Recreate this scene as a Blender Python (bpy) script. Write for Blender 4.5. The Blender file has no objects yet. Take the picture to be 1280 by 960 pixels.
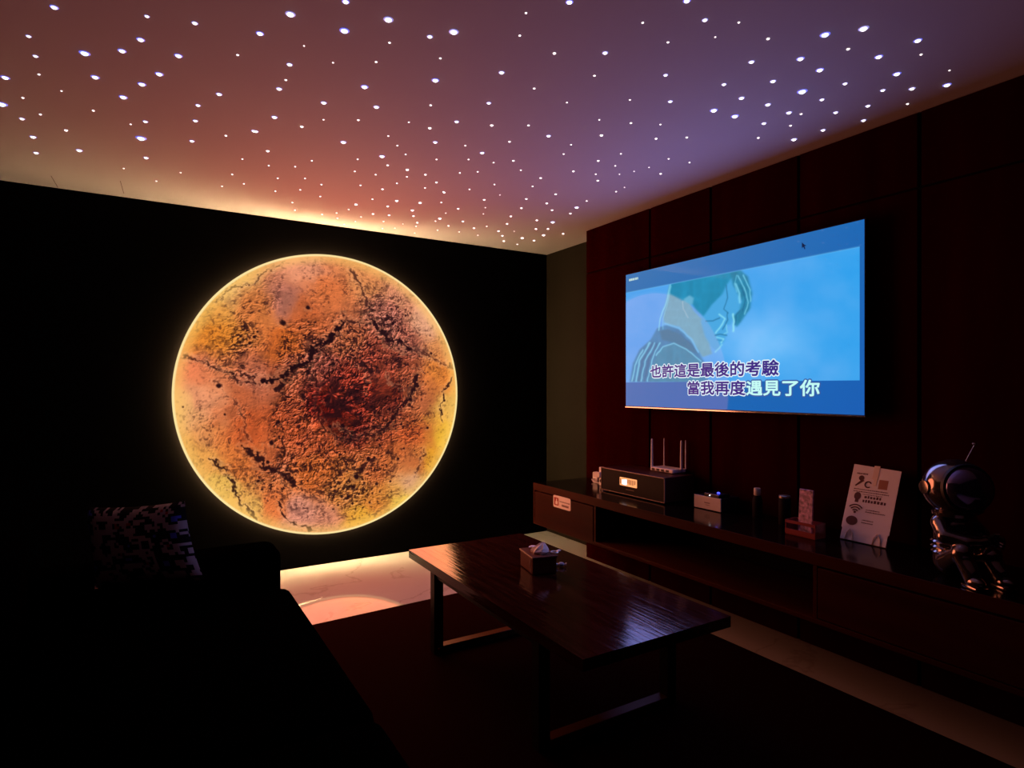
import bpy, bmesh, math, random
import numpy as np
from mathutils import Vector, Matrix

SC = bpy.context.scene
COL = SC.collection
R = math.radians
random.seed(7)

# ------------------------------------------------------------------ camera, world, exposure
FPX = 752.0                       # focal length in pixels of the 1280 wide frame
cam_d = bpy.data.cameras.new('camera')
cam_d.sensor_width = 36.0
cam_d.lens = 36.0 * FPX / 1280.0
cam_d.shift_y = 3.5 / 1280.0
cam_d.clip_start = 0.02
cam = bpy.data.objects.new('camera', cam_d)
COL.objects.link(cam)
cam.location = (0, 0, 1.357)
cam.rotation_euler = (R(90), 0, R(-31.0086))
SC.camera = cam

world = bpy.data.worlds.new('night')
SC.world = world
world.use_nodes = True
world.node_tree.nodes['Background'].inputs[0].default_value = (0, 0, 0, 1)
world.node_tree.nodes['Background'].inputs[1].default_value = 0.0

SC.view_settings.view_transform = 'Standard'
SC.view_settings.look = 'None'
SC.view_settings.exposure = 0.0
SC.view_settings.gamma = 1.0
SC.view_settings.use_curve_mapping = False
SC.cycles.max_bounces = 8
SC.cycles.sample_clamp_indirect = 4.0
SC.cycles.use_denoising = True

RIM_POWER = 95.0                   # edge of the planet light box
FACE_POWER = 1.0
SCREEN_POWER = 1.0

def lamp(name, kind, loc, energy, color, rot=(0, 0, 0), **kw):
    l = bpy.data.lights.new(name, kind)
    l.energy = energy
    l.color = color
    for k, v in kw.items():
        setattr(l, k, v)
    o = bpy.data.objects.new(name, l)
    o.location = loc
    o.rotation_euler = rot
    COL.objects.link(o)
    return o

# unseen area lights added before planet box and screen to strengthen their light
lamp('planet_boost', 'AREA', (1.1825, 4.625, 1.3006), 46.0, (1.0, 0.26, 0.13), (R(-90), 0, 0), shape='DISK', size=2.08)
lamp('screen_boost', 'AREA', (2.893, 2.42, 1.687), 12.0, (0.34, 0.32, 1.0), (0, R(90), 0), shape='RECTANGLE', size=0.90, size_y=1.62)

# ------------------------------------------------------------------ helpers
def srgb(r, g, b):
    f = lambda c: ((c / 255 + 0.055) / 1.055) ** 2.4 if c / 255 > 0.04045 else c / 255 / 12.92
    return (f(r), f(g), f(b))

MATS = {}
def mat(name, color=(0.5, 0.5, 0.5), rough=0.5, metal=0.0, emit=None, power=1.0, spec=0.5, coat=0.0,
        grain=0.0, gscale=30.0, bump=0.0, bscale=200.0, stretch=(1, 1, 1), alpha=1.0, trans=0.0):
    if name in MATS:
        return MATS[name]
    m = bpy.data.materials.new(name)
    m.use_nodes = True
    nt = m.node_tree
    b = nt.nodes['Principled BSDF']
    b.inputs['Base Color'].default_value = (*color, 1)
    b.inputs['Roughness'].default_value = rough
    b.inputs['Metallic'].default_value = metal
    b.inputs['Specular IOR Level'].default_value = spec
    b.inputs['Coat Weight'].default_value = coat
    b.inputs['Coat Roughness'].default_value = 0.08
    b.inputs['Alpha'].default_value = alpha
    b.inputs['Transmission Weight'].default_value = trans
    if emit:
        b.inputs['Emission Color'].default_value = (*emit, 1)
        b.inputs['Emission Strength'].default_value = power
    if grain or bump:
        tc = nt.nodes.new('ShaderNodeTexCoord')
        mp = nt.nodes.new('ShaderNodeMapping')
        mp.inputs['Scale'].default_value = stretch
        nt.links.new(tc.outputs['Object'], mp.inputs['Vector'])
    if grain:
        n = nt.nodes.new('ShaderNodeTexNoise')
        n.inputs['Scale'].default_value = gscale
        n.inputs['Detail'].default_value = 6
        nt.links.new(mp.outputs[0], n.inputs['Vector'])
        r = nt.nodes.new('ShaderNodeValToRGB')
        r.color_ramp.elements[0].position = 0.3
        r.color_ramp.elements[1].position = 0.7
        lo = [c * (1 - grain) for c in color]
        hi = [min(1, c * (1 + grain)) for c in color]
        r.color_ramp.elements[0].color = (*lo, 1)
        r.color_ramp.elements[1].color = (*hi, 1)
        nt.links.new(n.outputs[0], r.inputs[0])
        nt.links.new(r.outputs[0], b.inputs['Base Color'])
    if bump:
        n2 = nt.nodes.new('ShaderNodeTexNoise')
        n2.inputs['Scale'].default_value = bscale
        n2.inputs['Detail'].default_value = 4
        nt.links.new(mp.outputs[0], n2.inputs['Vector'])
        bp = nt.nodes.new('ShaderNodeBump')
        bp.inputs['Strength'].default_value = bump
        bp.inputs['Distance'].default_value = 0.004
        nt.links.new(n2.outputs[0], bp.inputs['Height'])
        nt.links.new(bp.outputs[0], b.inputs['Normal'])
    MATS[name] = m
    return m

class MB:
    """collects shapes in a bmesh, build() links them as ONE mesh object"""
    def __init__(s):
        s.bm = bmesh.new()
        s.M = Matrix()
    def _new(s, verts, mi):
        for v in verts:
            v.co = s.M @ v.co
        for f in {f for v in verts for f in v.link_faces}:
            f.material_index = mi
    def box(s, x0, x1, y0, y1, z0, z1, bev=0.0, mi=0, seg=2):
        r = bmesh.ops.create_cube(s.bm, size=1)
        vs = r['verts']
        for v in vs:
            v.co = Vector(((x0 + x1) / 2 + v.co.x * (x1 - x0), (y0 + y1) / 2 + v.co.y * (y1 - y0), (z0 + z1) / 2 + v.co.z * (z1 - z0)))
        if bev:
            es = list({e for v in vs for e in v.link_edges})
            q = bmesh.ops.bevel(s.bm, geom=es, offset=bev, segments=seg, affect='EDGES', profile=0.5)
            vs = list({v for f in q['faces'] for v in f.verts} | {v for v in vs if v.is_valid})
            vs = list({v for v in vs for f in v.link_faces for v in f.verts})
        s._new(vs, mi)
        return s
    def lathe(s, prof, c=(0, 0, 0), n=32, mi=0, axis=None, cap=True):
        """profile of (radius, height) turned round z, then the z axis laid along 'axis'"""
        A = Matrix.Translation(c)
        if axis is not None:
            A = A @ Vector((0, 0, 1)).rotation_difference(Vector(axis)).to_matrix().to_4x4()
        rings = []
        vs = []
        for (r, h) in prof:
            if r < 1e-6:
                v = s.bm.verts.new(A @ Vector((0, 0, h)))
                rings.append([v]); vs.append(v)
            else:
                ring = [s.bm.verts.new(A @ Vector((r * math.cos(2 * math.pi * k / n), r * math.sin(2 * math.pi * k / n), h))) for k in range(n)]
                rings.append(ring); vs += ring
        for a, b in zip(rings, rings[1:]):
            for k in range(n):
                k2 = (k + 1) % n
                if len(a) == 1 and len(b) == 1:
                    continue
                if len(a) == 1:
                    s.bm.faces.new((a[0], b[k], b[k2]))
                elif len(b) == 1:
                    s.bm.faces.new((a[k], a[k2], b[0]))
                else:
                    s.bm.faces.new((a[k], a[k2], b[k2], b[k]))
        if cap and len(rings[0]) > 1:
            s.bm.faces.new(rings[0][::-1])
        if cap and len(rings[-1]) > 1:
            s.bm.faces.new(rings[-1])
        s._new(vs, mi)
        return s
    def ball(s, c, r, n=24, mi=0, sc=(1, 1, 1)):
        q = bmesh.ops.create_uvsphere(s.bm, u_segments=n, v_segments=max(8, n // 2), radius=1)
        for v in q['verts']:
            v.co = Vector((c[0] + v.co.x * r * sc[0], c[1] + v.co.y * r * sc[1], c[2] + v.co.z * r * sc[2]))
        s._new(q['verts'], mi)
        return s
    def tube(s, pts, rad, n=10, mi=0):
        """tube through points; rad is a number or one radius per point"""
        pts = [Vector(p) for p in pts]
        rs = rad if isinstance(rad, (list, tuple)) else [rad] * len(pts)
        vs = []; rings = []
        up = None
        for i, p in enumerate(pts):
            t = (pts[min(i + 1, len(pts) - 1)] - pts[max(i - 1, 0)]).normalized()
            if up is None:
                up = t.orthogonal().normalized()
            up = (up - t * up.dot(t)).normalized()
            w = t.cross(up)
            ring = [s.bm.verts.new(p + (up * math.cos(2 * math.pi * k / n) + w * math.sin(2 * math.pi * k / n)) * rs[i]) for k in range(n)]
            rings.append(ring); vs += ring
        for a, b in zip(rings, rings[1:]):
            for k in range(n):
                s.bm.faces.new((a[k], a[(k + 1) % n], b[(k + 1) % n], b[k]))
        s.bm.faces.new(rings[0][::-1]); s.bm.faces.new(rings[-1])
        s._new(vs, mi)
        return s
    def poly(s, pts, mi=0):
        vs = [s.bm.verts.new(s.M @ Vector(p)) for p in pts]
        f = s.bm.faces.new(vs)
        f.material_index = mi
        return s
    def prism(s, pts, z0, z1, mi=0):
        a = [s.bm.verts.new(s.M @ Vector((p[0], p[1], z0))) for p in pts]
        b = [s.bm.verts.new(s.M @ Vector((p[0], p[1], z1))) for p in pts]
        fs = [s.bm.faces.new(a[::-1]), s.bm.faces.new(b)]
        n = len(pts)
        for k in range(n):
            fs.append(s.bm.faces.new((a[k], a[(k + 1) % n], b[(k + 1) % n], b[k])))
        for f in fs:
            f.material_index = mi
        return s
    def build(s, name, mats, parent=None, smooth=False, loc=None, rot=None):
        me = bpy.data.meshes.new(name)
        bmesh.ops.recalc_face_normals(s.bm, faces=s.bm.faces[:])
        s.bm.to_mesh(me)
        s.bm.free()
        for m in (mats if isinstance(mats, (list, tuple)) else [mats]):
            me.materials.append(m)
        if smooth:
            me.polygons.foreach_set('use_smooth', [True] * len(me.polygons))
            try:
                me.set_sharp_from_angle(angle=R(40))
            except Exception:
                pass
        return link(name, me, parent, loc, rot)

def link(name, data, parent=None, loc=None, rot=None):
    o = bpy.data.objects.new(name, data)
    COL.objects.link(o)
    if parent:
        o.parent = parent
    if loc:
        o.location = loc
    if rot:
        o.rotation_euler = rot
    return o

def tag(o, label=None, cat=None, group=None, kind=None):
    if label: o['label'] = label
    if cat: o['category'] = cat
    if group: o['group'] = group
    if kind: o['kind'] = kind
    return o

def thing(name, label, cat, loc=(0, 0, 0), rz=0.0, group=None):
    o = link(name, None, None, loc, (0, 0, rz))
    o.empty_display_size = 0.1
    return tag(o, label, cat, group)

def struct(o):
    return tag(o, kind='structure')

# ------------------------------------------------------------------ numeric noise for the printed pictures
def _hash(ix, iy, seed):
    h = (ix.astype(np.int64) * 374761393 + iy.astype(np.int64) * 668265263 + seed * 974634777) & 0xffffffff
    h = ((h ^ (h >> 13)) * 1274126177) & 0xffffffff
    h = (h ^ (h >> 16)) & 0xffff
    return h / 65535.0

def vnoise(x, y, seed=0):
    ix = np.floor(x); iy = np.floor(y)
    fx = x - ix; fy = y - iy
    fx = fx * fx * fx * (fx * (fx * 6 - 15) + 10); fy = fy * fy * fy * (fy * (fy * 6 - 15) + 10)
    a = _hash(ix, iy, seed); b = _hash(ix + 1, iy, seed)
    c = _hash(ix, iy + 1, seed); d = _hash(ix + 1, iy + 1, seed)
    return (a * (1 - fx) + b * fx) * (1 - fy) + (c * (1 - fx) + d * fx) * fy

def fbm(x, y, oct=5, seed=0, gain=0.5):
    s = 0; a = 1; t = 0
    for k in range(oct):
        s = s + a * vnoise(x * 2 ** k + 17.3 * k, y * 2 ** k - 9.1 * k, seed + k)
        t += a; a *= gain
    return s / t

def ridge(x, y, oct=5, seed=0, gain=0.55):
    s = 0; a = 1; t = 0
    for k in range(oct):
        n = 1 - np.abs(2 * vnoise(x * 2 ** k + 5.7 * k, y * 2 ** k + 3.3 * k, seed + k) - 1)
        s = s + a * n * n
        t += a; a *= gain
    return s / t

def seg_dist(X, Y, pts):
    """distance to a polyline and signed side of the nearest segment"""
    best = np.full(X.shape, 1e9); side = np.zeros(X.shape)
    for (x0, y0), (x1, y1) in zip(pts, pts[1:]):
        dx, dy = x1 - x0, y1 - y0
        L = dx * dx + dy * dy + 1e-12
        t = np.clip(((X - x0) * dx + (Y - y0) * dy) / L, 0, 1)
        d = np.hypot(X - x0 - t * dx, Y - y0 - t * dy)
        sd = ((X - x0) * dy - (Y - y0) * dx) / math.sqrt(L)
        m = d < best
        best = np.where(m, d, best); side = np.where(m, sd, side)
    return best, side

def inside(X, Y, pts):
    r = np.zeros(X.shape, bool)
    n = len(pts)
    for i in range(n):
        x0, y0 = pts[i]; x1, y1 = pts[(i + 1) % n]
        if y0 == y1:
            continue
        c = (Y > min(y0, y1)) & (Y <= max(y0, y1)) & (X < (Y - y0) * (x1 - x0) / (y1 - y0) + x0)
        r ^= c
    return r

def lin(c):
    c = np.clip(c, 0, 255) / 255.0
    return np.where(c > 0.04045, ((c + 0.055) / 1.055) ** 2.4, c / 12.92)

def sstep(a, b, x):
    t = np.clip((x - a) / (b - a), 0, 1)
    return t * t * (3 - 2 * t)

def color_mesh(name, co, faces, rgb):
    me = bpy.data.meshes.new(name)
    nv, nf = len(co), len(faces)
    k = faces.shape[1]
    me.vertices.add(nv); me.vertices.foreach_set('co', co.astype(np.float32).ravel())
    me.loops.add(nf * k); me.loops.foreach_set('vertex_index', faces.astype(np.int32).ravel())
    me.polygons.add(nf)
    me.polygons.foreach_set('loop_start', (np.arange(nf) * k).astype(np.int32))
    me.update(calc_edges=True)
    at = me.color_attributes.new('print', 'FLOAT_COLOR', 'POINT')
    at.data.foreach_set('color', np.concatenate([rgb, np.ones((nv, 1))], 1).astype(np.float32).ravel())
    return me

def print_mat(name, power, rough=0.1, spec=0.5, coat=0.0):
    m = bpy.data.materials.new(name)
    m.use_nodes = True
    nt = m.node_tree
    b = nt.nodes['Principled BSDF']
    a = nt.nodes.new('ShaderNodeAttribute'); a.attribute_name = 'print'
    nt.links.new(a.outputs['Color'], b.inputs['Emission Color'])
    b.inputs['Emission Strength'].default_value = power
    b.inputs['Base Color'].default_value = (0.01, 0.01, 0.01, 1)
    b.inputs['Roughness'].default_value = rough
    b.inputs['Specular IOR Level'].default_value = spec
    b.inputs['Coat Weight'].default_value = coat
    return m

# ------------------------------------------------------------------ materials
black_paint = mat('black wall paint', (0.0010, 0.0006, 0.0006), 0.9, spec=0.03, bump=0.15, bscale=60)
side_paint = mat('olive brown wall paint', (0.010, 0.006, 0.002), 0.8, spec=0.2, bump=0.15, bscale=60)
panel_wood = mat('red brown lacquered panel', (0.021, 0.0005, 0.0003), 0.6, spec=0.0, grain=0.25, gscale=6, stretch=(1, 1, 0.15))
groove_black = mat('panel backing', (0.004, 0.003, 0.003), 0.8, spec=0.1)
ceiling_m = mat('ceiling plaster', (0.40, 0.365, 0.39), 0.75, spec=0.2, bump=0.05, bscale=80)
black_fabric = mat('black sofa fabric', (0.0006, 0.0005, 0.0005), 0.95, spec=0.0, bump=0.3, bscale=300)
cabinet_wood = mat('dark walnut veneer', (0.038, 0.007, 0.002), 0.42, spec=0.05, grain=0.35, gscale=9, stretch=(1, 0.12, 1))
drawer_wood = mat('walnut drawer front', (0.034, 0.005, 0.0015), 0.42, spec=0.05, grain=0.3, gscale=9, stretch=(1, 0.15, 1))
cabinet_top_m = mat('glossy dark cabinet top', (0.004, 0.0015, 0.001), 0.14, spec=0.14, grain=0.3, gscale=9, stretch=(1, 0.12, 1))
inner_dark = mat('dark cabinet inside', (0.004, 0.001, 0.001), 0.7, spec=0.05)
steel = mat('black powder coated steel', (0.010, 0.008, 0.007), 0.42, metal=0.0, spec=0.3)
black_plastic = mat('black plastic', (0.008, 0.007, 0.008), 0.35, spec=0.4)
white_plastic = mat('white plastic', (0.85, 0.80, 0.80), 0.4)
silver = mat('silver plastic', (0.60, 0.55, 0.58), 0.4)
socket_dark = mat('dark socket', (0.02, 0.015, 0.015), 0.6)
paper = mat('white paper', (0.92, 0.88, 0.86), 0.7, bump=0.05, bscale=40)
print_dark = mat('dark print', (0.10, 0.03, 0.03), 0.7)
print_red = mat('red print', (0.35, 0.02, 0.015), 0.6)
chrome = mat('chrome', (0.8, 0.78, 0.75), 0.15, metal=1.0)

# ------------------------------------------------------------------ the room
H = 2.6
WY = 4.69          # wall with the planet light
WX = 3.20          # wall behind the panelling
PX = 2.975         # face of the panelling
LX, BY = -0.95, -1.7

def marble():
    m = bpy.data.materials.new('polished white marble')
    m.use_nodes = True
    nt = m.node_tree; b = nt.nodes['Principled BSDF']
    tc = nt.nodes.new('ShaderNodeTexCoord')
    w = nt.nodes.new('ShaderNodeTexNoise'); w.inputs['Scale'].default_value = 1.3; w.inputs['Detail'].default_value = 5
    ad = nt.nodes.new('ShaderNodeVectorMath'); ad.operation = 'MULTIPLY_ADD'
    ad.inputs[1].default_value = (0.7, 0.7, 0.7)
    nt.links.new(tc.outputs['Object'], w.inputs['Vector'])
    nt.links.new(w.outputs['Color'], ad.inputs[0]); nt.links.new(tc.outputs['Object'], ad.inputs[2])
    n = nt.nodes.new('ShaderNodeTexNoise'); n.inputs['Scale'].default_value = 1.6; n.inputs['Detail'].default_value = 7
    nt.links.new(ad.outputs[0], n.inputs['Vector'])
    r = nt.nodes.new('ShaderNodeValToRGB')
    e = r.color_ramp.elements
    e[0].position = 0.0; e[0].color = (0.44, 0.43, 0.42, 1)
    e[1].position = 1.0; e[1].color = (0.45, 0.44, 0.43, 1)
    for p, c in ((0.485, (0.45, 0.44, 0.43, 1)), (0.5, (0.37, 0.345, 0.32, 1)), (0.515, (0.45, 0.44, 0.43, 1))):
        q = e.new(p); q.color = c
    nt.links.new(n.outputs[0], r.inputs[0]); nt.links.new(r.outputs[0], b.inputs['Base Color'])
    b.inputs['Roughness'].default_value = 0.04
    b.inputs['Specular IOR Level'].default_value = 0.4
    return m

struct(MB().box(LX, WX, BY, WY, -0.08, 0.0).build('floor', marble()))
ceiling = struct(MB().box(LX, WX, BY, WY, H, H + 0.08).build('ceiling', ceiling_m))
struct(MB().box(LX - 0.1, WX + 0.1, WY, WY + 0.1, -0.08, H + 0.08).build('wall_back', black_paint))
struct(MB().box(WX, WX + 0.1, BY, WY, -0.08, H + 0.08).build('wall_right', side_paint))
struct(MB().box(LX - 0.1, LX, BY, WY, -0.08, H + 0.08).build('wall_left', black_paint))
struct(MB().box(LX - 0.1, WX + 0.1, BY - 0.1, BY, -0.08, H + 0.08).build('wall_front', black_paint))

# panelling: a backing board with separate lacquered panels, recessed joints between them
pan = struct(MB().box(PX + 0.02, WX, BY, 3.80, 0, H).build('wall_right_panelling', groove_black))
seams = [3.80, 3.09, 2.56, 1.97, 1.38, 0.79, 0.20, -0.39, -0.98, -1.70]
for a, b in zip(seams, seams[1:]):
    for z0, z1 in ((0.004, 2.252), (2.262, 2.597)):
        e0 = 0.0 if a == 3.80 else 0.008
        MB().box(PX, PX + 0.0205, b + 0.008, a - e0, z0, z1, bev=0.0015, seg=1).build('wall_panel', panel_wood, pan)

# ceiling star points: each a small lens over a fibre end, some with a painted glow disc
# (x, y, radius in mm, kind) on the ceiling
STARS = [(-0.27,2.46,9.5,3), (-0.01,2.36,6.4,0), (0.13,2.32,7.9,0), (-0.37,2.71,6.8,0), (-0.03,2.53,10.3,3), (-0.37,2.86,7.2,0), (-0.21,2.74,13.7,1),
(-0.09,2.65,10.7,3), (0.09,2.58,10.8,3), (0.28,2.46,4.5,2), (-0.38,3.02,4.8,2), (-0.5,3.12,11.6,3), (-0.19,2.93,11.6,3), (0.03,2.77,11.4,3),
(-0.03,2.9,11.8,3), (-0.32,3.14,3.7,2), (-0.47,3.3,5.2,2), (-0.56,3.42,16.2,1), (-0.1,3.07,12.4,3), (0.25,2.83,9.8,0), (-0.22,3.29,5.4,2),
(-0.43,3.46,5.5,2), (0.18,2.99,8.5,0), (-0.51,3.56,8.9,0), (-0.02,3.3,9,0), (-0.08,3.37,4.2,2), (0.18,3.17,9,0), (-0.35,3.61,7.8,2),
(-0.5,3.79,11.5,0), (-0.04,3.53,18.4,1), (0.32,3.28,5.9,2), (0.43,3.15,9.3,0), (0.18,3.44,9.7,0), (-0.32,3.88,12.2,0), (-0.52,4.04,10.2,0),
(-0.02,3.82,10.4,0), (-0.13,4.07,5,2), (0.15,3.98,5.1,2), (0.03,4.22,5.3,2), (0.43,3.57,4.8,2), (0.41,3.86,5.2,2), (0.38,4.12,5.4,2), (0.49,4,5.4,2),
(0.54,1.94,9.3,3), (0.4,2.1,12.3,0), (0.69,1.96,12.5,0), (0.58,2.1,12.8,1), (0.33,2.27,10.1,3), (0.48,2.27,3.2,2), (0.85,1.98,8.2,0),
(0.91,1.91,12.9,0), (0.74,2.09,4.3,2), (0.6,2.33,3.4,2), (0.74,2.24,4.6,2), (0.94,2.09,4.5,2), (0.46,2.43,8.9,0), (0.47,2.56,4.9,2),
(0.46,2.65,9.6,0), (0.76,2.45,11.9,3), (0.99,2.25,11.7,3), (0.65,2.68,10.1,0), (0.86,2.6,10.3,0), (1.06,2.46,5.3,2), (1.27,2.31,8.4,0),
(0.49,2.94,10.7,0), (0.69,2.85,4.1,2), (0.83,2.77,5.6,2), (1.04,2.67,4.1,2), (1.23,2.55,9,0), (0.62,2.98,7.6,2), (0.44,3.15,9.3,0), (1.15,2.68,7.7,2),
(1.39,2.5,7.6,2), (1.01,2.87,4.4,2), (0.84,3.06,11.8,0), (1.24,2.82,9.8,0), (1.09,2.96,4.5,2), (1.39,2.78,4.5,2), (0.53,3.38,8.4,2),
(1.17,3.05,4.7,2), (1.07,3.14,12.5,0), (0.97,3.25,4.8,2), (1.51,2.82,10.2,0), (1.34,3.03,4.8,2), (1.49,2.94,4.8,2), (0.57,3.6,4.9,2),
(0.76,3.4,4.8,2), (1.14,3.25,6.7,2), (1.26,3.26,9.2,2), (0.7,3.54,5,2), (1.01,3.44,5.1,2), (1.63,2.91,4.9,2), (1.54,3.15,5.1,2), (1.62,3.08,5.1,2),
(1.38,3.28,7,2), (1.13,3.43,5.2,2), (1.3,3.37,5.2,2), (0.65,3.79,5.2,2), (0.79,3.71,5.2,2), (1.49,3.37,7.3,2), (1.29,3.51,5.4,2), (0.9,3.77,5.4,2),
(1.11,3.66,5.4,2), (1.25,3.66,7.5,2), (1.47,3.5,5.5,2), (1.72,3.38,5.5,2), (1.81,3.22,5.4,2), (0.81,3.94,5.5,2), (0.68,4.05,5.6,2), (1.6,3.51,5.6,2),
(1.16,1.57,9.3,3), (1.07,1.69,4,2), (1.12,1.81,4.3,2), (1.44,1.53,4.1,2), (1.48,1.37,9.3,3), (1.61,1.41,7.8,0), (1.72,1.46,3.1,2), (1.6,1.57,4.3,2),
(1.29,1.84,6,2), (1.45,1.74,8.6,0), (1.19,2.06,9.2,0), (1.52,1.89,4.8,2), (1.76,1.74,7.6,0), (1.37,2.1,5,2), (2.02,1.67,7.9,0), (1.56,2.13,3.8,2),
(1.78,1.97,3.8,2), (1.94,1.89,8.4,0), (2.17,1.85,13,3), (1.54,2.41,5.7,2), (1.79,2.19,4.1,2), (1.94,2.14,5.6,2), (2.07,2.08,4.2,2), (1.69,2.46,9.5,0),
(1.91,2.32,7.9,2), (1.56,2.62,6.1,2), (2.17,2.21,6,2), (2.29,2.12,6,2), (1.85,2.49,4.5,2), (1.89,2.61,4.7,2), (2.15,2.45,4.7,2), (1.71,2.83,6.6,2),
(2.11,2.59,6.6,2), (2.24,2.6,4.9,2), (2.42,2.37,4.8,2), (2.56,2.35,4.9,2), (1.82,2.93,5,2), (2.09,2.79,6.9,2), (2.42,2.52,3.6,2), (2.39,2.61,3.7,2),
(1.99,2.98,7.1,2), (2.23,2.76,5.1,2), (2.35,2.69,3.7,2), (2.31,2.84,7.2,2), (2.55,2.56,7,2), (2.03,3.13,5.5,2), (2.54,2.94,5.6,2), (2.53,2.85,4,2),
(1.72,1.36,4.1,2), (1.89,1.37,5.7,2), (2.04,1.25,13,1), (2.12,1.16,12.7,0), (2.36,1.1,10.4,3), (2.2,1.26,5.9,2), (2.47,1.14,4.5,2), (1.97,1.5,8.9,0),
(2.11,1.39,10.9,3), (2.35,1.23,10.9,3), (2.25,1.4,11.3,3), (2.54,1.26,11.4,3), (2.69,1.14,3.5,2), (2.81,1.2,11.8,3), (2.72,1.29,9.7,0),
(2.17,1.55,9.4,0), (2.44,1.41,7.9,0), (2.63,1.36,8.1,0), (2.35,1.54,15.5,1), (2.18,1.71,10,0), (2.49,1.54,8.3,0), (2.33,1.69,10.2,0),
(2.72,1.47,8.5,0), (2.85,1.37,5.3,2), (2.48,1.69,10.5,0), (2.54,1.67,5.5,2), (2.66,1.58,8.7,0), (2.3,1.84,13.2,3), (2.85,1.56,9,0), (2.48,1.82,9.1,0),
(2.61,1.77,5.7,2), (2.79,1.72,9.3,0), (2.6,1.94,6,2), (2.77,1.86,11.6,0), (1.61,3.52,7.7,2), (1.94,3.38,4.1,2), (2.24,3.18,7.7,2), (0.95,4.01,5.7,2),
(1.9,3.52,8,2), (2.13,3.36,7.9,2), (2.5,3.19,5.9,2), (1.26,3.89,5.8,2), (1.41,3.84,10.7,2), (1.56,3.8,10.8,2), (1.68,3.72,5.9,2), (2.3,3.37,8.1,2),
(1.2,4.06,10.9,2), (0.82,4.24,5.9,2), (0.87,4.41,6.2,2), (1.4,3.99,8.3,2), (1.99,3.67,4.4,2), (1.84,3.79,8.4,2), (2.21,3.55,8.3,2),
(2.53,3.34,13.3,0), (1.19,4.2,6.2,2), (2.42,3.48,8.4,2), (1.58,3.99,11.2,2), (1.14,4.33,6.3,2), (1.81,3.93,4.6,2), (1.37,4.22,8.6,2),
(1.64,4.12,8.7,2), (2.25,3.76,8.7,2), (2.05,3.81,4.6,2), (2.58,3.48,8.6,2), (1.48,4.19,8.7,2), (1.06,4.42,6.3,2), (1.18,4.46,6.5,2),
(1.32,4.34,6.4,2), (1.83,4.08,11.8,2), (2.47,3.75,8.9,2), (1.32,4.48,4.8,2), (2.6,3.73,14.5,0), (1.5,4.37,6.6,2), (1.73,4.27,9.1,2),
(1.83,4.16,6.6,2), (2.01,4.06,9,2), (1.65,4.36,4.9,2), (2.33,3.95,9.1,2), (1.27,4.6,4.9,2), (1.97,4.23,9.2,2), (1.76,4.37,6.8,2), (2.23,4.09,6.8,2),
(2.17,4.19,9.4,2), (2.6,3.96,9.4,2), (2.68,3.91,9.4,2), (1.56,4.57,5,2), (1.64,4.51,5,2), (1.95,4.39,7,2), (2.38,4.17,9.6,2), (2.12,4.35,7.1,2),
(2.49,4.11,5.1,2), (1.83,4.57,5.2,2), (2.48,4.28,9.9,2), (2.3,4.37,7.2,2), (2.76,4.09,13.1,2), (2.87,3.97,9.7,2), (2.66,4.26,13.4,2),
(2.58,4.43,10.2,2), (2.79,4.28,10.2,2), (2.74,4.47,7.7,2)]


for (x, y, l) in ((-.498, 4.555, .235), (-.151, 4.466, .27)):
    MB().box(-.0015, .0015, -l / 2, l / 2, -.0008, .001).build('hairline_crack', mat('crack', (.08, .04, .03), .9), ceiling, loc=(x, y, H), rot=(0, 0, R(-2)))

def star_mat(name, core, power):
    return mat(name, (0.1, 0.1, 0.1), 0.4, emit=core, power=power)
S_white = star_mat('star point white', (1.0, 0.93, 0.97), 3.0)
S_warm = star_mat('star point warm', (1.0, 0.84, 0.84), 3.2)
S_blue = star_mat('star point blue', (0.60, 0.72, 1.0), 3.0)
S_halo = mat('star bloom pale blue', (0.3, 0.3, 0.5), 0.4, emit=(0.42, 0.36, 0.95), power=0.75)  # dim emissive disc round the bead, bloom painted as colour
S_halob = mat('star bloom deep blue', (0.2, 0.2, 0.6), 0.4, emit=(0.22, 0.20, 1.0), power=0.9)

def star_mesh(name, core, halo):
    b = MB()
    if halo:
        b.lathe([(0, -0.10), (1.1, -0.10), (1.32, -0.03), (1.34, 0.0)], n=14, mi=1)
    b.lathe([(0, -0.62), (0.45, -0.54), (0.78, -0.33), (0.95, 0.0)], n=12, mi=0)
    me = bpy.data.meshes.new(name)
    bmesh.ops.recalc_face_normals(b.bm, faces=b.bm.faces[:])
    b.bm.to_mesh(me); b.bm.free()
    me.materials.append(core)
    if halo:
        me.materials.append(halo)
    me.polygons.foreach_set('use_smooth', [True] * len(me.polygons))
    return me
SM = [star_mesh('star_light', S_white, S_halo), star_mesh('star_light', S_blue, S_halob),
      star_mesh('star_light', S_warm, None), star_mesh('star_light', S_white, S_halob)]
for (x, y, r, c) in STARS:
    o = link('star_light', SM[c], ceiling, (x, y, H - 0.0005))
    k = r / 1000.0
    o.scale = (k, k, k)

# ------------------------------------------------------------------ the planet light box
PC = Vector((1.1825, WY, 1.3006)); PR = 1.060; PT = 0.055
planet = thing('wall_lamp', 'huge round backlit lamp printed as a cracked orange planet on black wall', 'lamp', tuple(PC))

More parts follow.
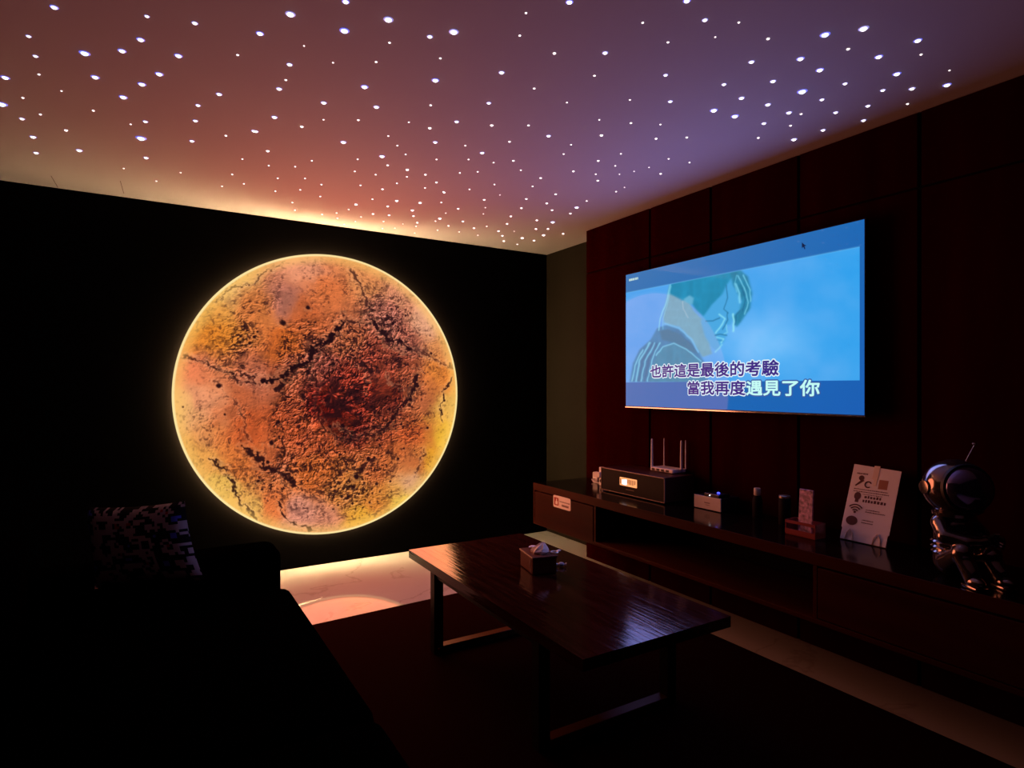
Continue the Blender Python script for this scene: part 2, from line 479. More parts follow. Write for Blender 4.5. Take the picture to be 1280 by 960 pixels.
def planet_color(U, V):
    # work in the pixel frame of a 960 px view of the disc
    X = 464 + U * 429; Y = 463 - V * 421
    wx = (fbm(X / 60, Y / 60, 4, 11) - .5); wy = (fbm(X / 60, Y / 60, 4, 23) - .5)
    ctrl = [(170,150,250,190,110),(110,240,246,165,70),(130,300,240,140,45),(380,80,242,155,115),(250,230,214,120,60),(330,300,205,100,38),
        (450,150,214,112,60),(560,110,232,145,85),(680,150,226,145,105),(790,220,240,170,130),(850,300,236,150,85),(650,225,175,100,80),
        (700,290,160,85,65),(830,400,236,135,55),(870,520,240,180,85),(850,600,245,185,55),(800,690,235,160,45),(740,760,222,160,115),
        (700,820,245,200,70),(570,850,240,170,55),(450,840,226,140,105),(370,820,222,142,115),(290,780,230,118,60),(230,790,240,180,90),
        (150,720,245,190,90),(100,650,240,165,80),(60,500,245,180,110),(110,480,235,150,105),(100,400,228,125,80),(200,490,190,95,55),
        (250,430,185,100,70),(230,560,200,88,42),(200,660,226,120,55),(300,650,190,92,50),(400,700,200,98,40),(420,610,160,70,35),
        (470,510,88,16,8),(430,480,95,18,10),(560,450,125,34,16),(540,560,90,26,14),(640,570,125,52,28),(600,370,140,55,35),
        (650,340,135,58,38),(700,430,150,70,42),(760,470,180,95,55),(500,290,190,100,60),(420,370,150,75,55),(340,410,160,78,48),
        (600,690,184,92,45),(720,600,190,85,40),(740,680,196,105,55),(500,760,200,118,52),(600,800,215,128,52),(380,230,200,98,50),
        (330,190,175,105,85),(500,420,120,38,22),(340,520,185,80,40),(380,570,180,78,38),(660,470,115,38,22)]
    C = np.array(ctrl, float)
    Xw = X + 55 * wx; Yw = Y + 55 * wy
    num = np.zeros(X.shape + (3,)); den = np.zeros(X.shape)
    for c in C:
        w = 1.0 / (((Xw - c[0]) ** 2 + (Yw - c[1]) ** 2) / 900.0 + 0.6) ** 2
        num += w[..., None] * c[2:]; den += w
    col = num / den[..., None]
    rr = np.hypot(U, V)
    # roughness of the ground: strong in the middle, patches elsewhere
    m = np.clip(1.25 - rr * 1.15, 0, 1) * 0.9 + 0.12
    m += 0.45 * np.exp(-((X - 640) ** 2 + (Y - 220) ** 2) / 70 ** 2) + 0.35 * np.exp(-((X - 230) ** 2 + (Y - 290) ** 2) / 50 ** 2)
    m += 0.55 * np.exp(-((X - 540) ** 2 + (Y - 740) ** 2) / 90 ** 2) + 0.4 * np.exp(-((X - 310) ** 2 + (Y - 670) ** 2) / 70 ** 2)
    m = m * (.42 + .83 * sstep(0.25, 0.6, fbm(X / 90, Y / 90, 3, 5)))
    # smooth zone under the centre, streaked sideways
    Xs = X + 40 * wx; Ys = Y + 40 * wy
    h = ridge(Xs / 15, Ys / 12, 5, 31, .62) * 1.0 + 0.55 * fbm(Xs / 6, Ys / 4.5, 3, 41) + 0.9 * ridge(Xs / 55, Ys / 48, 3, 77)
    # swirls round the dark middle
    dx, dy = X - 500, Y - 490
    ang = np.arctan2(dy, dx); rad = np.hypot(dx, dy * 1.25)
    core = np.exp(-(rad / 190) ** 4)
    h += core * 1.1 * ridge(rad / 38 + 2.2 * wx * 2, ang * 2.2 + 3 * wy, 3, 55)
    h = h * m
    dark = np.zeros(X.shape); light = np.zeros(X.shape)
    JX = 16 * wx + 26 * (fbm(X / 30, Y / 30, 4, 91) - .5) + 9 * (vnoise(X / 6, Y / 6, 93) - .5)
    JY = 16 * wy + 26 * (fbm(X / 30, Y / 30, 4, 92) - .5) + 9 * (vnoise(X / 6, Y / 6, 94) - .5)
    WN = .12 + .88 * sstep(.25, .75, fbm(X / 14, Y / 14, 3, 61))
    def crack(pts, w, amt=1.0, rim=0.6):
        nonlocal dark, light
        d, sd = seg_dist(X + JX, Y + JY, pts)
        ww = w * (0.05 + 1.5 * WN)
        dark = np.maximum(dark, amt * (1 - sstep(ww * .55, ww * 1.35, d)))
        light = np.maximum(light, rim * np.exp(-((d - ww * 1.9) / (w * .8)) ** 2))
    crack([(500,240),(490,262),(455,295),(410,325),(400,355),(365,380),(330,405),(295,428),(270,432)], 9, 1.0, .5)
    crack([(525,85),(550,120),(575,165),(590,215),(588,245)], 4, .65, .5)
    crack([(588,245),(610,265),(650,290),(700,305),(722,318)], 9, .95, .5)
    crack([(605,255),(630,295),(670,320),(690,330),(720,318),(760,325),(800,350),(850,362),(888,372)], 5, .6, .8)
    crack([(490,245),(520,238),(560,240),(588,245)], 4, .7, .5)
    crack([(38,362),(85,352),(100,370),(130,385),(175,400),(195,425),(240,432),(235,410),(205,412)], 3.2, .75, .7)
    crack([(330,70),(300,100),(262,120),(240,145),(190,160),(135,205)], 2.2, .7, .8)
    crack([(880,415),(850,450),(838,480),(832,520),(836,560)], 4, .9, .5)
    crack([(220,615),(255,635),(265,670),(300,680),(340,705),(365,730)], 7, .9, .5)
    crack([(130,645),(165,665),(180,700),(185,735),(210,775),(250,815)], 3.6, .85, .7)
    crack([(305,770),(320,805),(340,835),(370,855),(420,868)], 3.2, .85, .7)
    crack([(148,430),(160,455),(185,485),(210,530),(232,590)], 2.4, .5, .5)
    crack([(742,395),(748,440),(705,490),(672,525),(640,570)], 6, .9, .5)
    crack([(519,372),(545,368),(565,388),(576,410),(572,440),(560,456)], 3, 0, 1.0)
    crack([(545,360),(573,376),(588,400)], 7, .85, .2)
    crack([(640,400),(650,430),(690,445)], 3, .3, 1.0)
    crack([(470,560),(520,580),(560,600)], 3, .6, .9)
    crack([(772,655),(755,690),(740,740)], 3.2, .6, .6)
    crack([(400,400),(425,440),(420,500),(440,560),(480,600)], 4, .6, .5)
    crack([(470,590),(540,600),(600,590),(660,575),(700,560)], 4, .7, .5)
    crack([(500,740),(540,715),(575,680),(600,660)], 4, .8, .4)
    crack([(300,420),(320,440),(300,460)], 6, .9, .3)
    for (cx, cy, cr) in [(322,253,12),(393,205,8),(378,468,11),(205,300,5),(240,300,6),(215,270,5),(228,318,6),(250,285,4),(190,325,4),(290,603,9),
        (310,545,8),(722,480,10),(780,575,6),(150,438,8),(395,400,9),(540,720,10),(580,665,9),(600,662,6),(515,780,9),(495,775,6),(550,772,5),
        (530,750,6),(565,740,5),(585,800,5),(540,820,4),(680,670,6),(655,740,5),(255,710,7),(265,735,5),(320,412,9),(530,800,5),(485,800,5),
        (560,700,6),(468,372,6),(520,350,6),(660,240,8),(640,215,5),(680,260,6),(705,210,5),(795,330,6),(650,510,7),(600,520,6),(560,480,7),
        (500,560,8),(460,560,7),(450,480,10),(690,560,6),(470,812,4),(700,640,4),(620,625,4),(165,520,4),(60,495,4),(720,100,3),(280,655,6),
        (350,715,6),(575,765,4),(605,745,5),(620,770,4),(510,700,4)]:
        d = np.hypot(X + 9 * wx - cx, Y + 9 * wy - cy) * (0.85 + 0.4 * vnoise(X / 6, Y / 6, 3))
        dark = np.maximum(dark, .95 * (1 - sstep(cr * .5, cr * 1.05, d)))
        light = np.maximum(light, .5 * np.exp(-((d - cr * 1.25) / (cr * .35)) ** 2) * (Y > cy))
    # scattered small pits
    pit = fbm(X / 8, Y / 8, 3, 203)
    dark = np.maximum(dark, .8 * sstep(0.66, 0.74, pit) * np.clip(m * 1.3, 0, 1))
    # relief lit from the upper left of the print
    gy, gx = np.gradient(h)
    st = 1.0
    emb = -(gx * 0.75 + gy * 0.95)
    emb = emb / (np.abs(emb).mean() * 3.2 + 1e-9)
    emb = np.clip(emb, -2.4, 1.5)
    crev = sstep(.60, .74, 1 - ridge(Xs / 12, Ys / 10, 3, 411) * .9) * np.clip(m * 1.5 - .35, 0, 1)
    dark = np.maximum(dark, .8 * crev * sstep(.40, .6, fbm(X / 40, Y / 40, 3, 412)))
    blot = np.exp(-(((X - 500) / 150) ** 2 + ((Y - 490) / 110) ** 2) ** 1.5)
    dark = np.maximum(dark, (.82) * blot * sstep(.47, .60, fbm(Xs / 26, Ys / 24, 4, 511)))
    tone = 1 + 0.58 * emb * np.clip(m * 1.4, 0.12, 1)
    tone *= 0.90 + 0.22 * fbm(X / 30, Y / 30, 4, 300)
    tone *= 0.97 + 0.06 * vnoise(X / 2.5, Y / 2.5, 9)
    tone = np.minimum(tone, np.maximum(1.0, 250.0 / np.maximum(col[..., 0], 1)))
    col = col * tone[..., None]
    hi = np.clip(emb - .35, 0, 1.2) * np.clip(m, 0, 1)
    col = col * (1 - .10 * np.clip(m, 0, 1))[..., None]
    col += hi[..., None] * np.array([46, 28, 30])
    col = col * (1 - light[..., None] * .35) + light[..., None] * .35 * np.array([250, 185, 140])
    dk = np.array([30, 9, 12])
    col = col * (1 - dark[..., None]) + dark[..., None] * dk
    # bright edge where the lamp ring sits right behind the print
    e = sstep(0.90, 0.985, rr)[..., None] * .5
    col = col * (1 - e) + e * np.array([255, 205, 105])
    e = sstep(0.981, 0.990, rr)[..., None] * .9
    col = col * (1 - e) + e * np.array([255, 232, 165])
    return lin(col)

N = 900
gu = np.linspace(-1.02, 1.02, N)
GU, GV = np.meshgrid(gu, -gu)
RAST = planet_color(GU, GV)
NR, NA = 230, 900
rad = np.sqrt(np.linspace(0, 1, NR + 1)[1:]) * 0.45 + np.linspace(0, 1, NR + 1)[1:] * 0.55
ang = np.linspace(0, 2 * np.pi, NA, endpoint=False)
RR, AA = np.meshgrid(rad, ang, indexing='ij')
pu = np.concatenate([[0], (RR * np.cos(AA)).ravel()]); pv = np.concatenate([[0], (RR * np.sin(AA)).ravel()])
def samp(u, v):
    x = (u + 1.02) / 2.04 * (N - 1); y = (1.02 - v) / 2.04 * (N - 1)
    x0 = np.clip(np.floor(x).astype(int), 0, N - 2); y0 = np.clip(np.floor(y).astype(int), 0, N - 2)
    fx = (x - x0)[:, None]; fy = (y - y0)[:, None]
    return (RAST[y0, x0] * (1 - fx) + RAST[y0, x0 + 1] * fx) * (1 - fy) + (RAST[y0 + 1, x0] * (1 - fx) + RAST[y0 + 1, x0 + 1] * fx) * fy
rgb = samp(pu, pv)
co = np.stack([pu * PR, np.full(pu.shape, -PT), pv * PR], 1)
i = np.arange(NR - 1)[:, None]; j = np.arange(NA)[None, :]
a = 1 + i * NA + j; b = 1 + i * NA + (j + 1) % NA; c = a + NA; d = b + NA
tri = np.stack([np.zeros(NA, int), 1 + np.arange(NA), 1 + (np.arange(NA) + 1) % NA], -1)
faces = np.concatenate([np.stack([a, c, d], -1).reshape(-1, 3), np.stack([a, d, b], -1).reshape(-1, 3), tri])
me = color_mesh('printed_face', co, faces, rgb)
me.materials.append(print_mat('backlit planet print', FACE_POWER, 0.6, 0.1))
link('printed_face', me, planet)
rim_m = mat('glowing lamp edge', (0.6, 0.5, 0.4), 0.5, emit=(1.0, 0.66, 0.30), power=RIM_POWER)
MB().lathe([(PR - .018, 0.005), (PR - .014, 0.007), (PR - .014, 0.035), (PR - .018, 0.037), (PR - .030, 0.037), (PR - .030, 0.005), (PR - .018, 0.005)], n=180, axis=(0, -1, 0), cap=False).build('edge_light', rim_m, planet)
MB().lathe([(0, 0.046), (PR, 0.046), (PR, 0.0545), (0, 0.0545)], n=180, axis=(0, -1, 0)).build('face_plate', black_plastic, planet)
MB().lathe([(0, 0.0), (PR - 0.05, 0.0), (PR - 0.05, 0.045), (0, 0.045)], n=96, axis=(0, -1, 0)).build('housing', black_plastic, planet)

# ------------------------------------------------------------------ television
TVX = 2.905; TY0, TY1 = 3.255, 1.585; TZ0, TZ1 = 1.222, 2.152
tv = thing('television', 'large thin wall mounted television showing a blue karaoke video with subtitles', 'television', (2.94, 2.42, TZ0))
off = Matrix.Translation((-2.94, -2.42, -TZ0))
b = MB(); b.M = off
b.box(TVX, 2.93, TY1 - .006, TY0 + .006, TZ0 - .006, TZ1 + .006, bev=.003)
b.box(2.93, PX - .001, TY1 + .2, TY0 - .2, TZ0 + .12, TZ1 - .2, bev=.01)
b.build('housing', black_plastic, tv)
b = MB(); b.M = off
b.box(TVX - .003, TVX + .01, TY1 - .006, TY0 + .006, TZ0 - .012, TZ0 - .004, bev=.001)
b.build('bottom_trim', chrome, tv)

TW, TH = 640, 356
def screen_color(S, T):
    """a still of a dark haired man in profile under a blue sky, with black bars"""
    # view frame of the drawing: pixels of a 1173 px wide picture of the tilted screen
    x0 = 42 + 3 * T; 
    # perspective map from screen (s,t) to the drawing frame
    W = 1.0 / (1 + 0.0 * S)
    k = 1.502                      # depth ratio far / near edge
    s2 = S / (k - (k - 1) * S)
    X = 42 + s2 * 1060 + 4 * T
    Yt = 300 - 252 * s2; Yb = 880 + 40 * s2
    Y = Yt + (Yb - Yt) * T
    def g(pts): return inside(X, Y, pts)
    n1 = fbm(X / 120, Y / 120, 4, 900)
    sky = np.stack([62 + 40 * n1 - 22 * s2, 158 + 12 * n1 + 0 * X, 236 + 4 * n1], -1)
    col = sky.copy()
    glow = np.exp(-(((X - 640) / 200) ** 2 + ((Y - 600) / 130) ** 2))[..., None]
    col += glow * np.array([40, 25, 12])
    def fill(pts, c, soft=None, tex=0.0, sc=12, amt=1.0):
        nonlocal col
        m = g(pts)[..., None] * amt
        cc = np.array(c, float) * (1 + tex * (ridge(X / sc, Y / (sc * 3), 3, 700) - .5)[..., None])
        col = col * (1 - m) + m * cc
    def line(pts, w, c, amt=1.0):
        nonlocal col
        d, _ = seg_dist(X + 4 * (vnoise(X / 20, Y / 20, 5) - .5), Y, pts)
        m = (amt * np.exp(-(d / w) ** 2))[..., None]
        col = col * (1 - m) + m * np.array(c, float)
    def soften(n):
        nonlocal col
        for _ in range(n):
            col = (col + np.roll(col, 1, 0) + np.roll(col, -1, 0) + np.roll(col, 1, 1) + np.roll(col, -1, 1) + np.roll(col, 2, 1) + np.roll(col, -2, 1)) / 7
    Q = lambda P: [(177.75 + .5184 * x, 248.9 + .5184 * y) for x, y in P]
    # coat, collar, neck, head
    fill([(62,775),(76,690),(105,630),(155,585),(182,535),(240,515),(310,545),(350,600),(378,660),(400,700),(410,775)], (42, 132, 182), tex=.12, sc=30)
    fill(Q([(110,180),(240,250),(320,400),(400,480),(445,640),(480,770),(400,800),(330,690),(200,540),(70,515),(60,450)]), (104, 168, 196), tex=.08)
    fill(Q([(600,170),(640,110),(700,240),(730,320),(720,400),(660,450),(640,520),(600,520),(612,585),(585,660),(525,745),(480,720),(420,620),(385,500),(395,430),(470,340)]), (74, 168, 226))
    fill(Q([(118,175),(400,90),(660,40),(650,110),(600,180),(565,260),(480,345),(405,450),(345,400),(310,345),(318,290),(285,268),(225,320),(150,275),(110,250)]), (38, 142, 184), tex=.12, sc=30)
    fill(Q([(630,60),(720,50),(785,110),(822,250),(806,380),(745,470),(690,545),(655,455),(715,400),(735,320),(700,250),(655,170)]), (44, 134, 172), tex=.25, sc=9)
    fill(Q([(235,300),(285,268),(322,292),(312,350),(285,340),(250,330)]), (98, 176, 212))
    fill(Q([(30,575),(100,560),(200,600),(290,680),(358,772),(250,725),(160,680),(50,650)]), (42, 122, 160))
    fill(Q([(0,790),(60,715),(150,685),(260,735),(385,840),(400,1010),(-60,1010)]), (46, 138, 176), tex=.1, sc=30)
    soften(5)
    L_, D_ = (128, 214, 244), (34, 104, 146)
    for pts, w, c, am in (([(120,180),(85,330),(35,470),(22,570)], 5, L_, .85), ([(128,190),(95,340),(60,470),(58,560)], 3, L_, .6),
            ([(75,512),(200,552),(300,645),(362,755)], 9, (104, 190, 242), .9), ([(0,785),(60,712),(150,680),(262,732),(390,835)], 5, L_, .8),
            ([(700,100),(752,200),(792,330),(758,430)], 5, L_, .8), ([(745,95),(802,225),(812,320)], 5, L_, .85), ([(680,170),(712,250),(716,330)], 8, L_, .85),
            ([(690,95),(670,170),(690,240)], 4, L_, .6), ([(658,430),(667,500),(662,575)], 8, (150, 232, 246), .9), ([(540,432),(592,470),(552,540),(510,592)], 6, (140, 226, 248), .9),
            ([(600,520),(612,585),(580,600)], 5, L_, .8), ([(520,628),(582,642),(560,675)], 5, (140, 226, 248), .9), ([(565,690),(512,755)], 6, L_, .85),
            ([(225,320),(232,390),(275,460)], 4, (170, 196, 214), .6), ([(430,490),(490,488),(545,462)], 4, D_, .85), ([(600,180),(612,290),(580,388),(615,420)], 4, D_, .7),
            ([(572,560),(612,480),(610,420)], 5, D_, .7), ([(505,612),(550,602),(605,612)], 4, D_, .85), ([(720,400),(690,430),(680,520)], 6, D_, .6),
            ([(735,210),(765,310),(742,400)], 6, D_, .7), ([(520,650),(575,660)], 3, D_, .5), ([(360,770),(300,690),(210,605)], 3, D_, .5)):
        line(Q(pts), w * .5184 * 1.1, c, am)
    for pts, w in (([(150,600),(105,680),(90,770)], 4), ([(172,600),(132,680),(112,770)], 3), ([(118,632),(85,700),(72,770)], 3), ([(195,600),(165,660),(140,770)], 3)):
        line(pts, w, L_, .8)
    for pts, w in (([(162,600),(118,680),(101,770)], 4), ([(183,605),(148,670),(127,770)], 4)):
        line(pts, w, D_, .55)
    for _ in range(2):
        col = (col + np.roll(col, 1, 0) + np.roll(col, -1, 0) + np.roll(col, 1, 1) + np.roll(col, -1, 1)) / 5
    # bars above and below the picture, and the narrow strip at the right edge
    bar = np.stack([26 + 40 * (1 - s2) * (1 - T), 104 + 14 * (1 - s2) - 10 * T, 178 + 4 * n1], -1)
    mb = ((T < .135) | (T > .823) | (S > .986))
    edge = np.exp(-((T - .135) / .004) ** 2) * (S < .986) * .4
    col = np.where(mb[..., None], bar, col)
    col = col * (1 - edge[..., None]) + edge[..., None] * np.array([120, 200, 245])
    # small logo line at the upper left and the pointer arrow near the upper edge
    lg = (T > .035) & (T < .052) & (S > .02) & (S < .075) & (np.sin(S * 900) > -.6)
    col[lg] = (205, 235, 225)
    col[inside(S, T * .557, [(.808,.026),(.808,.045),(.813,.041),(.817,.050),(.820,.048),(.817,.040),(.823,.040)])] = (10, 30, 70)
    return lin(col)

ss = np.linspace(0, 1, TW + 1); tt = np.linspace(0, 1, TH + 1)
SS, TT = np.meshgrid(ss, tt)
rgb = screen_color(SS, TT).reshape(-1, 3)
co = np.stack([np.full(SS.size, TVX - .0015) - 2.94, (TY0 + (TY1 - TY0) * SS).ravel() - 2.42, (TZ1 + (TZ0 - TZ1) * TT).ravel() - TZ0], 1)
i = np.arange(TH)[:, None]; j = np.arange(TW)[None, :]
a = i * (TW + 1) + j
faces = np.stack([a, a + TW + 1, a + TW + 2, a + 1], -1).reshape(-1, 4)
me = color_mesh('screen', co, faces, rgb)
me.materials.append(print_mat('lit screen picture', SCREEN_POWER, 0.03, 0.16))
link('screen', me, tv)

def text_mesh(name, body, s0, s1, t_base, t_top, m, parent, depth, spread):
    """flat lettering laid on the screen from s0 to s1; spread lays it out again round itself to thicken the strokes"""
    c = bpy.data.curves.new(name, 'FONT')
    c.body = body; c.resolution_u = 3
    o = bpy.data.objects.new(name, c); COL.objects.link(o)
    bpy.context.view_layer.update()
    me = bpy.data.meshes.new_from_object(o.evaluated_get(bpy.context.evaluated_depsgraph_get()))
    bpy.data.objects.remove(o)
    P = np.array([v.co[:] for v in me.vertices]); F = [list(p.vertices) for p in me.polygons]
    lo, hi = P.min(0), P.max(0)
    s = s0 + (s1 - s0) * (P[:, 0] - lo[0]) / (hi[0] - lo[0]); t = t_base + (t_top - t_base) * (P[:, 1] - lo[1]) / (hi[1] - lo[1])
    y = TY0 + (TY1 - TY0) * s - 2.42; z = TZ1 + (TZ0 - TZ1) * t - TZ0
    V = []; G = []
    for k in range(12):
        a = k * math.pi / 6
        n = len(V)
        V += [(TVX - .0015 - depth - k * .00002 - 2.94, yy + spread * math.cos(a), zz + spread * math.sin(a)) for yy, zz in zip(y, z)]
        G += [[n + i for i in f] for f in F]
    me = bpy.data.meshes.new(name); me.from_pydata(V, [], G)
    me.materials.append(m)
    return link(name, me, parent)

t_white = mat('subtitle white', (0, 0, 0), .5, emit=srgb(215, 238, 250), power=1.0)
t_navy = mat('subtitle navy', (0, 0, 0), .5, emit=srgb(22, 26, 130), power=1.0)
t_cyan = mat('subtitle pale cyan', (0, 0, 0), .5, emit=srgb(190, 250, 245), power=1.0)
t_teal = mat('subtitle teal outline', (0, 0, 0), .5, emit=srgb(30, 90, 165), power=1.0)
for nm, body, s0, s1, tb_, tt_, fillm, outm in (
        ('subtitle_upper', '也許這是最後的考驗', .147, .7275, .788, .698, t_navy, t_white),
        ('subtitle_lower', '當我再度', .345, .600, .905, .818, t_navy, t_white),
        ('subtitle_lower', '遇見了你', .606, .866, .905, .818, t_cyan, t_teal)):
    o = text_mesh(nm, body, s0, s1, tb_, tt_, outm, tv, .0006, .0090)
    text_mesh('letter_fill', body, s0, s1, tb_, tt_, fillm, o, .0012, .0024)


# ------------------------------------------------------------------ floating cabinet
cab = thing('wall_cabinet', 'long floating dark walnut cabinet below the television', 'cabinet', (2.72, 2.05, 0.33))
off = Matrix.Translation((-2.72, -2.05, -0.33))
CX, CY0, CY1 = 2.47, 0.30, 3.80
def cpart(name, m, parent=None, **k):
    parent = parent or cab
    b = MB(); b.M = off
    b.box(*k['b'], bev=k.get('bev', .002), seg=1)
    return b.build(name, m, parent)
b = MB(); b.M = off
b.box(CX, PX - .001, CY0, CY1, .583, .637, bev=.002, seg=1)
top = b.build('top_board', [cabinet_wood, cabinet_top_m], cab)
for p in top.data.polygons:
    if p.normal.z > .9: p.material_index = 1
cpart('bottom_board', cabinet_wood, b=(CX, PX - .001, CY0, CY1, .33, .352))
cpart('back_board', inner_dark, b=(PX - .014, PX - .002, CY0 + .01, CY1 - .01, .353, .582))
cpart('end_board', cabinet_wood, b=(CX, PX - .015, CY1 - .02, CY1, .353, .582))
cpart('end_board', cabinet_wood, b=(CX, PX - .015, CY0, CY0 + .02, .353, .582))
cpart('divider', cabinet_wood, b=(CX + .002, PX - .015, 3.06, 3.08, .353, .582))
cpart('divider', cabinet_wood, b=(CX + .002, PX - .015, 1.55, 1.57, .353, .582))
dr = cpart('drawer', drawer_wood, b=(CX - .001, CX + .45, 3.083, 3.777, .334, .575), bev=.003)
dr2 = cpart('drawer', drawer_wood, b=(CX - .001, CX + .45, .323, 1.547, .356, .575), bev=.003)

# white sticker on the drawer: plate, red icon with figure, two lines of small marks
st = thing('sticker', 'small white sticker with a red icon on the left drawer front', 'sticker', (CX - .001, 3.43, .545))
b = MB()
def rrect(w, h, r, n=5):
    pts = []
    for cx, cy, a0 in ((w / 2 - r, h / 2 - r, 0), (-w / 2 + r, h / 2 - r, 90), (-w / 2 + r, -h / 2 + r, 180), (w / 2 - r, -h / 2 + r, 270)):
        for k in range(n + 1):
            t = R(a0 + 90 * k / n); pts.append((cx + r * math.cos(t), cy + r * math.sin(t)))
    return pts
FACE_W = Matrix(((0, 0, -1, 0), (-1, 0, 0, 0), (0, 1, 0, 0), (0, 0, 0, 1)))   # local x -> -Y, y -> Z, z -> -X
b.M = FACE_W
b.prism(rrect(.205, .085, .012), 0.0003, .0015)
b.build('sheet', paper, st)
b = MB(); b.M = FACE_W @ Matrix.Translation((-.065, 0, 0))
b.prism(rrect(.055, .055, .006), .0015, .0019)
ic = b.build('icon', print_red, st)
b = MB(); b.M = FACE_W @ Matrix.Translation((-.065, 0, 0))
b.prism([(-.010, -.020), (.016, -.020), (.018, .002), (.008, .004), (.008, .018), (0, .020), (-.004, .004), (-.012, -.004)], .0019, .0022)
b.build('icon_figure', paper, ic)
b = MB(); b.M = FACE_W
x = -.025
while x < .090:
    w = random.uniform(.004, .009); b.box(x, x + w, .002, .009, .0015, .0018); x += w + .003
x = 0.0
while x < .075:
    w = random.uniform(.006, .011); b.box(x, x + w, -.026, -.012, .0015, .0018); x += w + .003
tag(b.build('small_print', print_dark, st), kind='stuff')

# ------------------------------------------------------------------ amplifier, router, boxes on the cabinet
CZ = .637
amp = thing('amplifier', 'wide dark amplifier with lit display, below the white router', 'amplifier', (2.82, 2.967, CZ))
b = MB(); b.box(-.125, .13, -.30, .30, .008, .163, bev=.004)
amp_case = mat('brushed dark metal case', (0.045, 0.008, 0.006), .4, metal=.0, spec=.25)
b.build('case', amp_case, amp)
b = MB(); b.box(-.131, -.124, -.296, .296, .012, .159, bev=.003); b.build('front_glass', mat('black speaker cloth', (.004, .003, .003), .6, spec=.15), amp)
b = MB()
for z0, z1, y0, y1 in ((.157, .163, -.302, .302), (.008, .013, -.302, .302), (.008, .163, -.302, -.297), (.008, .163, .297, .302)):
    b.box(-.134, -.126, y0, y1, z0, z1, bev=.001, seg=1)
b.build('frame', mat('dull metal frame', (.22, .15, .13), .45, metal=.3), amp)
for px, py in ((-.09, -.25), (-.09, .25), (.09, -.25), (.09, .25)):
    MB().lathe([(.016, 0), (.014, .008)], (px, py, 0), 14).build('foot', black_plastic, amp)
b = MB(); b.M = FACE_W @ Matrix.Translation((-.025, .092, .1312)); b.prism(rrect(.165, .054, .004), 0, .0012)
dsp = b.build('display', mat('display glow', (0, 0, 0), .4, emit=srgb(250, 160, 100), power=1.2), amp)
b = MB(); b.M = FACE_W @ Matrix.Translation((-.025, .092, .1326))
b.prism([(-.06, -.018), (-.03, -.022), (-.012, -.018), (-.012, .018), (-.06, .012)], 0, .0006)
b.build('white_figures', mat('display white', (0, 0, 0), .4, emit=srgb(245, 238, 255), power=1.3), dsp)
for x in (-.076, -.004, .009, .022, .036, .050, .064):
    b = MB(); b.M = FACE_W @ Matrix.Translation((-.025, .092, .1326))
    b.box(x, x + .006, -.016 + random.uniform(0, .01), .018, 0, .0006)
    b.build('display_bar', mat('display dark', (.03, .01, .01), .5), dsp)
b = MB(); b.M = FACE_W @ Matrix.Translation((-.01, .042, .1312)); b.box(-.04, .04, 0, .003, 0, .0006)
b.build('brand_line', mat('dim silver mark', (.12, .09, .08), .4), amp)

rt = thing('router', 'white internet router with upright antennas on top of the amplifier', 'router', (2.905, 2.853, CZ + .163))
b = MB(); b.box(-.058, .060, -.102, .102, .003, .028, bev=.006); b.build('body', white_plastic, rt)
for k in range(4):
    b = MB(); b.box(-.0595, -.052, .060 - k * .042, .085 - k * .042, .008, .021); b.build('port', socket_dark, rt)
for (x, y, r) in ((-.045, .098, .008), (.045, .077, .0042), (.015, -.104, .0085), (.054, -.104, .0045)):
    b = MB(); b.ball((x, y, .030), r * 1.25, 12)
    b.tube([(x, y, .026), (x, y, .05), (x, y, .12), (x, y, .205), (x, y, .213)], [r, r, r * .9, r * .75, r * .4], 10)
    b.build('antenna', white_plastic, rt, smooth=True)

# white plug strip with adapters left of the amplifier
pl = thing('power_strip', 'white upright power strip at the left end of the amplifier', 'power strip', (2.83, 3.42, CZ))
b = MB(); b.box(-.02, .02, -.022, .022, 0, .135, bev=.005); b.build('body', white_plastic, pl)
for z in (.035, .085):
    b = MB(); b.M = FACE_W @ Matrix.Translation((0, z, .0205)); b.lathe([(.013, 0), (.013, -.003)], n=16); b.build('socket', socket_dark, pl)
b = MB(); b.box(-.046, -.0225, -.017, .017, .062, .100, bev=.004); b.build('plug', white_plastic, pl)
ad = thing('adapter', 'small white power adapter behind the power strip', 'adapter', (2.92, 3.60, CZ))
b = MB(); b.box(-.02, .02, -.03, .03, .0, .07, bev=.006); b.build('body', white_plastic, ad)
b = MB(); b.tube([(-.018, 0, .02), (-.05, 0, .018), (-.06, -.03, .006), (-.055, -.07, .004), (-.04, -.12, .004)], .004, 8); b.build('cable', white_plastic, ad, smooth=True)

sb = thing('set_top_box', 'silver set-top box right of the amplifier', 'box', (2.865, 2.425, CZ))
b = MB(); b.box(-.072, .085, -.097, .097, .004, .078, bev=.004); b.build('case', mat('dark box case', (.015, .012, .02), .35), sb)
b = MB(); b.box(-.078, -.071, -.098, .098, .004, .079, bev=.002); b.build('front_panel', silver, sb)
b = MB(); b.M = FACE_W @ Matrix.Translation((0, .042, .0781)); b.box(-.02, .02, -.003, .003, 0, .0006); b.box(-.012, .018, -.014, -.011, 0, .0006)
b.build('front_marks', mat('grey mark', (.2, .15, .18), .5), sb)
mp = thing('media_player', 'small flat black player with blue light on top of the silver box', 'media player', (2.835, 2.395, CZ + .079))
b = MB(); b.box(-.045, .045, -.055, .055, .001, .020, bev=.004); b.build('case', black_plastic, mp)
b = MB(); b.box(-.0455, -.042, -.052, .052, .0165, .0195, bev=.001, seg=1); b.build('edge_strip', mat('grey edge', (.35, .33, .4), .3, metal=.5), mp)
